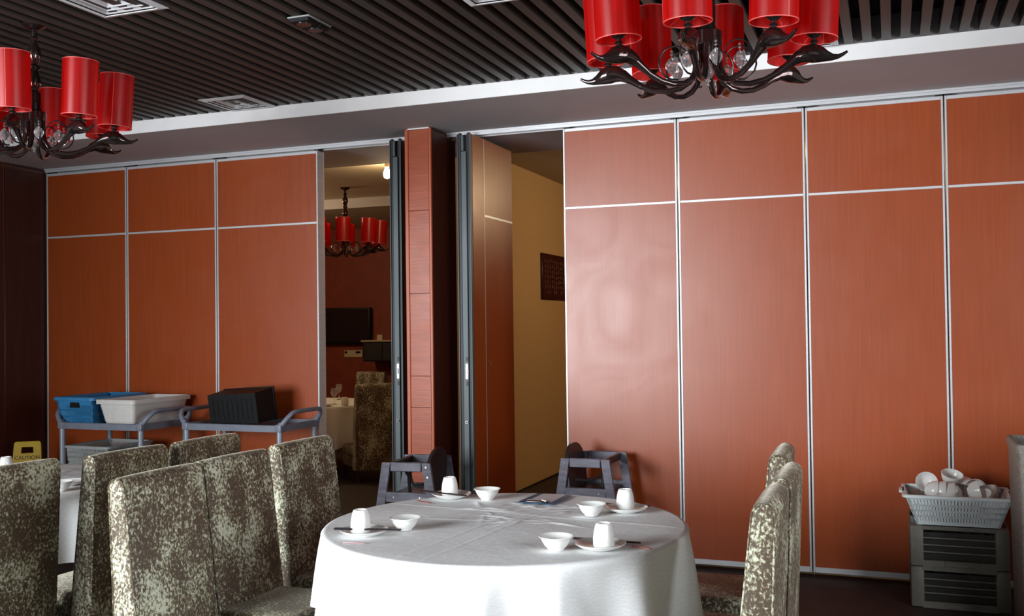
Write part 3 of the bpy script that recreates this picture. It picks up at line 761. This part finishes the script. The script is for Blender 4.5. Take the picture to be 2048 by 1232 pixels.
def lattice_tub(e, material, W, D, H, tx, ty, bands, pitch, barw, rim=0.016, lip=0.014, t=0.004, floor=True):
    """open basket: horizontal bands joined by upright bars, solid rim and base"""
    def P(s, u, side, off=0.0):
        a, b = W / 2 - tx * (1 - s) + off, D / 2 - ty * (1 - s) + off
        return {0: (u * a, -b, s * H), 1: (a, u * b, s * H), 2: (-u * a, b, s * H), 3: (-a, -u * b, s * H)}[side]
    mb = MB()
    def strip(s0, s1, u0, u1, side):
        o = [P(s0, u0, side), P(s0, u1, side), P(s1, u1, side), P(s1, u0, side)]
        i = [P(s0, u0, side, -t), P(s0, u1, side, -t), P(s1, u1, side, -t), P(s1, u0, side, -t)]
        mb.add(o + i, [(0, 1, 2, 3), (7, 6, 5, 4), (0, 4, 5, 1), (1, 5, 6, 2), (2, 6, 7, 3), (3, 7, 4, 0)])
    for side in range(4):
        L = W if side in (0, 2) else D
        for s0, s1 in bands: strip(s0, s1, -1, 1, side)
        strip(bands[0][0], 1, -1, -1 + 0.06 * 0.5 / L, side); strip(bands[0][0], 1, 1 - 0.06 * 0.5 / L, 1, side)
        nb = int(L / pitch); 
        for k in range(nb):
            u = -1 + 2 * (k + 0.5) / nb
            strip(bands[0][1], bands[-1][0], u - barw / L, u + barw / L, side)
    mb.build('lattice', material, e, smooth=False)['kind'] = 'stuff'
    a, b = W / 2 - tx, D / 2 - ty
    if floor: MB().box(-a, a, -b, b, 0, 0.005).build('base', material, e, smooth=False)
    m2, rp2 = tub_walls(W, D, H, tx, ty)
    m2.ring_loft([rp2(1, H - lip, 0.0), rp2(1, H - lip, -rim), rp2(1, H, -rim), rp2(1, H + 0.003, -rim + 0.003), rp2(1, H + 0.003, 0.004), rp2(1, H - 0.004, 0.004)], cap=False).build('rim', material, e, angle=50)

# ------------------------------------------------------------------ grey service carts
def cart(x0, x1, y0, y1, label):
    cx, cy = (x0 + x1) / 2, (y0 + y1) / 2; a, b = (x1 - x0) / 2, (y1 - y0) / 2
    e = empty('service_cart', (cx, cy, 0), 0, label, 'cart', 'grey service carts')
    for zt in (0.895, 0.525, 0.20):
        m, rp = tub_walls(2 * a, 2 * b, 0.05, 0.004, 0.004)
        m.ring_loft([rp(0, zt - 0.048, 0), rp(1, zt - 0.004, 0), rp(1, zt, 0.004), rp(1, zt, 0.014), rp(1, zt - 0.004, 0.016), rp(0, zt - 0.026, 0.022)])
        m.build('shelf', 'cart_plastic', e, angle=45)
    for sx in (-1, 1):
        for sy in (-1, 1):
            px, py = sx * (a - 0.022), sy * (b - 0.022)
            MB().tube([(px, py, 0.11), (px, py, 0.86)], 0.0205, 14).build('post', 'cart_post', e)
            MB().bbox(px - 0.026, px + 0.026, py - 0.026, py + 0.026, 0.846, 0.900, 0.008, 2).build('corner_socket', 'cart_plastic', e)
            c = MB().bbox(px - 0.02, px + 0.02, py - 0.018, py + 0.018, 0.075, 0.115, 0.006, 1).build('caster', 'cart_post', e)
            MB().tube([(px, py - 0.014, 0.043), (px, py + 0.014, 0.043)], 0.043, 18).build('wheel', 'rubber', c)
        yb = b - 0.02
        path = [(sx * (a - 0.02), -yb, 0.893), (sx * (a + 0.005), -yb, 0.905), (sx * (a + 0.035), -yb + 0.012, 0.945), (sx * (a + 0.055), -yb + 0.045, 0.978), (sx * (a + 0.058), -yb + 0.09, 0.985),
                (sx * (a + 0.058), yb - 0.09, 0.985), (sx * (a + 0.055), yb - 0.045, 0.978), (sx * (a + 0.035), yb - 0.012, 0.945), (sx * (a + 0.005), yb, 0.905), (sx * (a - 0.02), yb, 0.893)]
        MB().tube(path, [0.020, 0.019, 0.017, 0.016, 0.016, 0.016, 0.016, 0.017, 0.019, 0.020], 12).build('handle', 'cart_plastic', e, angle=60)
    return e
cart(-5.790, -5.020, 5.680, 6.200, 'slate grey service cart carrying the blue and white baskets by the corner')
cart(-4.800, -3.965, 5.850, 6.335, 'slate grey service cart carrying the black tub, second from the corner')

e = empty('blue_basket', (-5.667, 5.985, 0.872), 0.02, 'blue plastic basket with hand hole on the first cart', 'basket')
lattice_tub(e, 'plastic_blue', 0.35, 0.56, 0.205, 0.035, 0.04, [(0.0, 0.10), (0.25, 0.34), (0.50, 0.58), (0.72, 1.0)], 0.0115, 0.0072, lip=0.022)
MB().bbox(-0.042, 0.042, -0.278, -0.2690, 0.130, 0.168, 0.002, 1).build('hand_hole_dark', 'plastic_black', e)  # black block stands in for the shade inside the hand hole
e = empty('white_basket', (-5.286, 6.020, 0.872), -0.02, 'off-white plastic tub beside the blue basket on the first cart', 'basket')
solid_tub(e, 'plastic_white', 0.335, 0.60, 0.19, 0.035, 0.04, rim=0.014, lip=0.03, ridges=9)
e = empty('grey_basket', (-5.560, 5.950, 0.503), 0.0, 'grey slatted plastic basket on the lower shelf of the first cart', 'basket')
lattice_tub(e, 'plastic_grey', 0.40, 0.46, 0.215, 0.02, 0.02, [(0.0, 0.12), (0.24, 0.31), (0.41, 0.48), (0.58, 0.65), (0.75, 0.82), (0.90, 1.0)], 0.0125, 0.0072)
# black tub standing on its side on the second cart
e = empty('black_tub', (-4.43, 6.045, 0.876), 0, 'black plastic tub tipped on its side on the second cart', 'tub')
Mt = Matrix.Translation((0.01, 0.02, 0.012)) @ Matrix.Rotation(-0.06, 4, 'Y') @ Matrix.Rotation(0.10, 4, 'X')
def tubface(x0, x1, z0, z1, y0, y1, sh):
    return MB().ring_loft([[(x0 + sh, y0, z0 + sh), (x1 - sh, y0, z0 + sh), (x1 - sh, y0, z1 - sh), (x0 + sh, y0, z1 - sh)], [(x0, y1, z0), (x1, y1, z0), (x1, y1, z1), (x0, y1, z1)]], M=Mt)
tubface(-0.21, 0.215, 0.0, 0.235, -0.12, 0.09, 0.008).build('tub', 'plastic_black', e, angle=30)
MB().bbox(-0.216, 0.221, 0.085, 0.105, -0.006, 0.241, 0.006, 2, M=Mt).build('rim', 'plastic_black', e)
rb = MB()
for k in range(9): rb.box(-0.165 + 0.041 * k, -0.158 + 0.041 * k, -0.124, -0.119, 0.045, 0.19, M=Mt)
rb.build('ribs', 'plastic_black', e, smooth=False)

# yellow wet floor sign, an A-frame with hand hole
e = empty('floor_sign', (-6.355, 5.93, 0), YAW + 0.30, 'yellow folding floor sign beside the dark wooden wall', 'sign')
def sign_leaf(sgn):
    M = Matrix.Translation((0, 0, 0.705)) @ Matrix.Rotation(sgn * 0.15, 4, 'X') @ Matrix.Translation((0, 0, -0.705))
    t0, t1 = -0.009, 0.009
    m = MB()
    m.prism([(-0.125, 0.0), (-0.08, 0.0), (-0.06, 0.05), (0.06, 0.05), (0.08, 0.0), (0.125, 0.0), (0.100, 0.615), (-0.100, 0.615)], t0, t1, 'y', M)
    m.prism([(-0.100, 0.615), (-0.045, 0.615), (-0.042, 0.665), (-0.0975, 0.665)], t0, t1, 'y', M)
    m.prism([(0.045, 0.615), (0.100, 0.615), (0.0975, 0.665), (0.042, 0.665)], t0, t1, 'y', M)
    m.prism([(-0.0975, 0.665), (0.0975, 0.665), (0.094, 0.697), (0.084, 0.705), (-0.084, 0.705), (-0.094, 0.697)], t0, t1, 'y', M)
    return m, M
for sgn in (-1, 1):
    m, M = sign_leaf(sgn)
    lf = m.build('leaf', 'sign_yellow', e, angle=30)
    if sgn == -1:
        t = put('lettering', text_mesh('CAUTION', 0.040, 'sign_ink'), lf)
        t.matrix_local = M @ Matrix.Translation((0, -0.010, 0.580)) @ Matrix.Rotation(PI / 2, 4, 'X')
MB().tube([(-0.085, 0, 0.700), (0.085, 0, 0.700)], 0.010, 10).build('hinge', 'sign_yellow', e)

# ------------------------------------------------------------------ wooden high chairs (local: faces +X)
def high_chair(loc, rz, label, mirror=1):
    e = empty('high_chair', loc, rz, label, 'high chair', 'dark wooden high chairs')
    H = 0.742; hw = 0.19; m_ = mirror
    def leg(xt, xb, y):
        w2 = 0.028
        return MB().prism([(xb - w2, 0), (xb + w2, 0), (xt + w2, H - 0.003), (xt - w2 * 0.9, H - 0.003)], y - 0.011, y + 0.011, 'y')
    for y in (-hw, hw):
        for s in (-1, 1):
            lg = leg(s * 0.128, s * 0.240, y).build('leg', 'sheen_wood', e, smooth=False)
            if s == -m_:
                for z in (0.715, 0.655):
                    xx = s * (0.128 + 0.112 * (H - z) / H)
                    MB().tube([(xx, y - 0.014 if y < 0 else y + 0.014, z), (xx, y, z)], 0.0065, 10).build('bolt', 'chrome', lg)
        MB().bbox(-0.100, 0.100, y - 0.010, y + 0.010, H - 0.056, H, 0.004, 1).build('arm_rail', 'sheen_wood', e)
        mr = MB().bbox(-0.134, 0.134, y - 0.010, y + 0.010, 0.497, 0.560, 0.004, 1).build('seat_rail', 'sheen_wood', e)
        for xx in (-0.08, 0.09):
            MB().tube([(xx, y - 0.0125 if y < 0 else y + 0.0125, 0.53), (xx, y, 0.53)], 0.005, 10).build('bolt', 'chrome', mr)
        MB().bbox(-0.195, 0.195, y - 0.010, y + 0.010, 0.16, 0.205, 0.004, 1).build('foot_rail', 'sheen_wood', e)
    # rounded backrest between the side frames
    pts = [(-hw + 0.012, 0.50), (hw - 0.012, 0.50), (hw - 0.012, 0.68)]
    pts += [((hw - 0.012) * math.cos(PI * k / 14), 0.68 + 0.135 * math.sin(PI * k / 14)) for k in range(1, 14)] + [(-hw + 0.012, 0.68)]
    Mb = Matrix.Translation((-0.105 * m_, 0, 0)) @ Matrix.Rotation(-0.10 * m_, 4, 'Y') @ Matrix.Translation((0.045 * m_, 0, 0))
    MB().prism(pts, -0.010, 0.010, 'x', Mb).build('backrest', 'seat_stain', e, angle=30)
    MB().bbox(-0.13, 0.13, -hw + 0.012, hw - 0.012, 0.515, 0.535, 0.004, 1).build('seat', 'seat_stain', e)
    MB().bbox(0.112 * m_ - 0.012, 0.112 * m_ + 0.012, -hw + 0.011, hw - 0.011, H - 0.05, H - 0.006, 0.004, 1).build('front_bar', 'seat_stain', e)
    MB().bbox(0.160 * m_ - 0.03, 0.160 * m_ + 0.03, -hw + 0.011, hw - 0.011, 0.26, 0.278, 0.004, 1).build('foot_board', 'seat_stain', e)
    MB().bbox(-0.170 * m_ - 0.01, -0.170 * m_ + 0.01, -hw + 0.011, hw - 0.011, 0.22, 0.26, 0.004, 1).build('stretcher', 'seat_stain', e)
    MB().tube([(0.105 * m_, 0, H - 0.04), (0.06 * m_, 0.01, 0.63), (0.05 * m_, 0.0, 0.537)], 0.011, 8).build('strap', 'strap_black', e)
    MB().tube([(-0.09 * m_, -0.13, 0.60), (0.0, -0.07, 0.585), (0.07 * m_, 0.05, 0.64), (0.03 * m_, 0.13, 0.69), (-0.06 * m_, 0.16, 0.66)], 0.008, 8).build('strap', 'strap_black', e)
    return e
high_chair((-2.800, 5.615, 0), 0.10, 'dark wooden high chair by the pillar, its rounded back to the right', -1)
high_chair((-1.780, 6.075, 0), -0.02, 'dark wooden high chair beside the yellow wall opening, its rounded back to the left', 1)

# ------------------------------------------------------------------ crates, bowl basket and hamper at the right
def rack(z, label):
    e = empty('rack_crate', (0.315, 6.125, z), 0, label, 'crate', 'grey rack crates')
    a, H = 0.247, 0.222
    for sx in (-1, 1):
        for sy in (-1, 1):
            x0, y0 = sx * (a - 0.035), sy * (a - 0.035)
            MB().bbox(x0 - 0.035, x0 + 0.035, y0 - 0.035, y0 + 0.035, 0, H, 0.012, 2).build('corner_post', 'crate_grey', e)
    for n_, z0, z1 in (('top_band', H - 0.020, H), ('bottom_band', 0, 0.036)):
        m = MB()
        for s in (-1, 1):
            m.box(-a + 0.06, a - 0.06, s * a - (0.008 if s > 0 else 0), s * a + (0 if s > 0 else 0.008), z0, z1)
            m.box(s * a - (0.008 if s > 0 else 0), s * a + (0 if s > 0 else 0.008), -a + 0.06, a - 0.06, z0, z1)
        m.build(n_, 'crate_grey', e, smooth=False)
    for z0 in (0.078, 0.116, 0.154):
        m = MB()
        for s in (-1, 1):
            m.box(-a + 0.06, a - 0.06, s * (a - 0.006) - 0.003, s * (a - 0.006) + 0.003, z0, z0 + 0.007)
            m.box(s * (a - 0.006) - 0.003, s * (a - 0.006) + 0.003, -a + 0.06, a - 0.06, z0, z0 + 0.006)
        m.build('side_bar', 'crate_grey', e, smooth=False)
    m = MB()
    for k in range(-3, 4):
        m.box(k * 0.066 - 0.0015, k * 0.066 + 0.0015, -a + 0.05, a - 0.05, 0.012, 0.18)
        m.box(-a + 0.05, a - 0.05, k * 0.066 - 0.0015, k * 0.066 + 0.0015, 0.012, 0.18)
    m.build('divider_grid', 'crate_dark', e, smooth=False)
    MB().box(-a + 0.02, a - 0.02, -a + 0.02, a - 0.02, 0.004, 0.012).build('base', 'crate_grey', e, smooth=False)
    MB().bbox(-0.075, 0.075, -a - 0.003, -a + 0.004, 0.006, 0.030, 0.002, 1).build('hand_grip', 'crate_grey', e)
    return e
rack(0.0, 'grey plastic rack crate on the floor, lower of the stack at the right')
rack(0.2225, 'grey plastic rack crate under the bowl basket, upper of the stack')
BX, BY, BZ = 0.312, 6.055, 0.446
e = empty('bowl_basket', (BX, BY, BZ), 0, 'milky white slotted basket heaped with bowls on the grey crates', 'basket')
lattice_tub(e, 'plastic_milk', 0.53, 0.40, 0.165, 0.058, 0.05, [(0.0, 0.12), (0.26, 0.33), (0.45, 0.52), (0.63, 0.70), (0.86, 1.0)], 0.0175, 0.0122, rim=0.016, lip=0.012)
for s in (-1, 1):
    MB().bbox(s * 0.279 - 0.016, s * 0.279 + 0.016, -0.07, 0.07, 0.155, 0.168, 0.005, 2).build('grip', 'plastic_milk', e)
me_deep = MB().lathe([(0, 0.006), (0.018, 0.006), (0.020, 0.0), (0.024, 0.0), (0.026, 0.005), (0.040, 0.016), (0.049, 0.033), (0.053, 0.050), (0.0545, 0.058),
                      (0.053, 0.0590), (0.0505, 0.052), (0.046, 0.034), (0.037, 0.019), (0.022, 0.010), (0, 0.009)], 28).mesh('bowl', 'porcelain')
def heap(lb, dx, dy, dz, rx, ry):
    o = put('bowl', me_deep, None, (BX + dx, BY + dy, BZ + dz), (math.radians(rx), math.radians(ry), 0))
    o.scale = (1.08, 1.08, 1.08)
    tag(o, lb, 'bowl', 'bowls heaped in the basket')
HID = 'white bowl low in the milky basket, seen through its slots'
for b in [('white bowl lying on its side at the front left of the basket heap', -0.160, -0.075, 0.180, 0, 96), ('white bowl on its side, nested second from the left in the basket heap', -0.120, -0.078, 0.180, 0, 96),
          ('white bowl on its side, nested third from the left in the basket heap', -0.080, -0.080, 0.178, 0, 100), ('white bowl rim showing at the back left of the basket heap', -0.150, 0.045, 0.185, 62, 4),
          ('white upright bowl topmost in the middle of the basket heap', -0.025, 0.035, 0.202, 20, 10), ('white upturned bowl at the front middle of the basket heap', -0.015, -0.085, 0.215, 178, 12),
          ('white bowl low at the front middle of the basket heap', -0.040, -0.120, 0.125, 12, -10), ('white bowl tipped away behind the topmost bowl of the heap', 0.065, 0.085, 0.225, 150, 20),
          ('white bowl leaning behind the middle of the basket heap', 0.110, 0.060, 0.190, 100, 40), ('white bowl on its side facing right at the front right of the heap', 0.055, -0.085, 0.175, 0, 78),
          ('white bowl low at the front right corner of the basket heap', 0.130, -0.105, 0.120, 20, -16), ('white bowl at the back right of the basket heap', 0.165, 0.02, 0.130, -22, -12),
          ('white bowl nearest the right end of the basket', 0.185, -0.05, 0.115, 160, 10)] + \
         [(HID, a, -0.088, 0.008, 0, 0) for a in (-0.15, -0.03, 0.09)] + [(HID, a, -0.088, 0.065, 0, 0) for a in (-0.15, -0.03, 0.09)] + [(HID, a, 0.06, 0.008, 0, 0) for a in (-0.15, -0.03, 0.09)]:
    heap(*b)
# tall hamper cut by the right edge
e = empty('laundry_bin', (0.805, 5.60, 0), 0, 'tall grey speckled bin at the right edge of the picture', 'bin')
m, rp = tub_walls(0.50, 0.46, 0.95, 0.012, 0.012)
m.ring_loft([rp(0, 0.0, 0.004), rp(0.02, 0.01, 0)] + [rp(k / 6, 0.95 * k / 6, 0) for k in range(1, 7)] + [rp(1, 0.95, 0.008)] + [rp(k / 6, 0.95 * k / 6, 0.008) for k in range(5, 0, -1)] + [rp(0.03, 0.03, 0.012)])
m.build('body', 'bin_grey', e, angle=45)
m, rp = tub_walls(0.50, 0.46, 0.95, 0.012, 0.012)
m.ring_loft([rp(1, 0.915, 0.001), rp(1, 0.915, -0.007), rp(1, 0.952, -0.007), rp(1, 0.957, 0.0), rp(1, 0.952, 0.009), rp(1, 0.94, 0.009)], cap=False).build('rim', 'bin_grey', e, angle=45)

# ------------------------------------------------------------------ things in the rear rooms
e = empty('wall_plaque', (-3.328, 9.98, 2.072), PI / 2, 'dark red plaque with columns of written characters on the yellow wall', 'plaque')
MB().bbox(-0.46, 0.46, -0.018, 0.0, -0.236, 0.236, 0.004, 1).build('board', 'plaque', e)
rnd = random.Random(4)
for c in range(11):
    ink = MB(); cx = -0.36 + 0.072 * c
    for g in range(7 if c % 3 else 6):
        cz = 0.155 - 0.052 * g
        for s in range(5):
            a = rnd.choice((0, 0, PI / 2, PI / 2, 0.7, -0.7)); L = rnd.uniform(0.010, 0.019)
            M = Matrix.Translation((cx + rnd.uniform(-0.010, 0.010), -0.0195, cz + rnd.uniform(-0.014, 0.014))) @ Matrix.Rotation(a, 4, 'Y')
            ink.box(-L, L, -0.0008, 0.0012, -0.0018, 0.0018, M=M)
    ink.build('text_column', 'plaque_ink', e, smooth=False)

e = empty('television', (-7.35, YF - 0.06, 1.60), 0, 'black flat television on the russet far wall of the rear room', 'television')
MB().bbox(-0.44, 0.44, -0.03, 0.03, -0.26, 0.26, 0.008, 2).build('housing', 'plastic_black', e)
MB().box(-0.415, 0.415, -0.032, -0.029, -0.225, 0.24).build('screen', 'screen', e, smooth=False)
MB().box(-0.12, 0.12, 0.025, 0.06, -0.12, 0.12).build('bracket', 'plastic_black', e, smooth=False)
e = empty('socket_panel', (-7.225, YF - 0.002, 1.20), 0, 'ivory wall socket panel under the television in the rear room', 'socket')
MB().bbox(-0.15, 0.15, -0.012, 0, -0.05, 0.05, 0.003, 1).build('face_plate', 'plate_ivory', e)
for xx in (-0.12, 0.06, 0.10):
    MB().bbox(xx - 0.02, xx + 0.02, -0.016, -0.011, 0.005, 0.035, 0.002, 1).build('outlet', 'plastic_black', e)
e = empty('wall_cabinet', (-6.58, YF - 0.17, 1.10), 0, 'small dark wall cabinet with pale top right of the television', 'cabinet')
MB().bbox(-0.31, 0.31, -0.16, 0.168, 0.0, 0.275, 0.005, 1).build('body', 'plastic_black', e)
MB().bbox(-0.33, 0.33, -0.18, 0.168, 0.275, 0.295, 0.003, 1).build('top_board', 'plate_ivory', e)
MB().bbox(-0.30, -0.005, -0.168, -0.160, 0.015, 0.262, 0.003, 1).build('door', 'skirting', e)
MB().bbox(0.005, 0.30, -0.168, -0.160, 0.015, 0.262, 0.003, 1).build('door', 'skirting', e)
e = empty('card_holder', (-6.66, YF - 0.25, 1.395), 0.1, 'small pale block standing on the dark wall cabinet', 'holder')
MB().bbox(-0.04, 0.04, -0.02, 0.02, 0, 0.075, 0.004, 1).build('block', 'plate_ivory', e)
MB().bbox(-0.05, 0.05, -0.03, 0.03, 0, 0.008, 0.002, 1).build('foot', 'plate_ivory', e)
# tableware in the rear room
tag(put('plate', me_plate, None, (-5.60, 9.06, ZT)), 'plate near the edge of the rear room table', 'plate', 'tableware in the rear room')
tag(put('cup', me_cup, None, (-5.42, 9.18, ZT)), 'upturned cup on the rear room table beside the dark chair', 'cup', 'tableware in the rear room')
tag(put('bowl', me_bowl, None, (-5.72, 9.16, ZT)), 'small bowl on the rear room table', 'bowl', 'tableware in the rear room')
me_glass = MB().lathe([(0, 0.0), (0.032, 0.0), (0.030, 0.003), (0.006, 0.008), (0.004, 0.02), (0.004, 0.075), (0.02, 0.09), (0.036, 0.12), (0.038, 0.15), (0.033, 0.175),
                       (0.0315, 0.175), (0.036, 0.15), (0.034, 0.121), (0.018, 0.092), (0, 0.086)], 24).mesh('wine_glass', 'glassware')
tag(put('wine_glass', me_glass, None, (-5.62, 9.30, ZT)), 'stemmed glass on the rear room table left of the dark chair', 'glass', 'glasses in the rear room')
tag(put('wine_glass', me_glass, None, (-5.95, 9.95, ZT)), 'stemmed glass on the far side of the rear room table', 'glass', 'glasses in the rear room')

# lit bulbs in their holders under the rear ceiling, each with its own light
def ceiling_lamp(x, y, watts, label):
    e = empty('ceiling_lamp', (x, y, 3.10), 0, label, 'lamp', 'bare bulbs of the rear rooms')
    MB().lathe([(0, 0), (0.05, 0), (0.05, -0.012), (0.022, -0.02), (0.02, -0.05), (0, -0.05)], 20).build('holder', 'plate_ivory', e)
    MB().lathe([(0, -0.05), (0.018, -0.052), (0.022, -0.075), (0.034, -0.10), (0.036, -0.125), (0.026, -0.15), (0, -0.16)], 18).build('bulb', 'bulb', e)
    pl = bpy.data.lights.new('bulb_light', 'POINT'); pl.energy = watts; pl.color = (1.0, 0.74, 0.44); pl.shadow_soft_size = 0.05
    po = bpy.data.objects.new('bulb_light', pl); COL.objects.link(po); po.location = (x, y, 2.86)
ceiling_lamp(-7.3, 9.3, 62, 'bare bulb on the rear room ceiling behind the left partition leaves')
ceiling_lamp(-4.335, 8.14, 16, 'glowing bare bulb on the rear room ceiling, left of the pillar')
ceiling_lamp(-0.9, 9.3, 70, 'bare bulb on the ceiling beyond the right partition leaves')
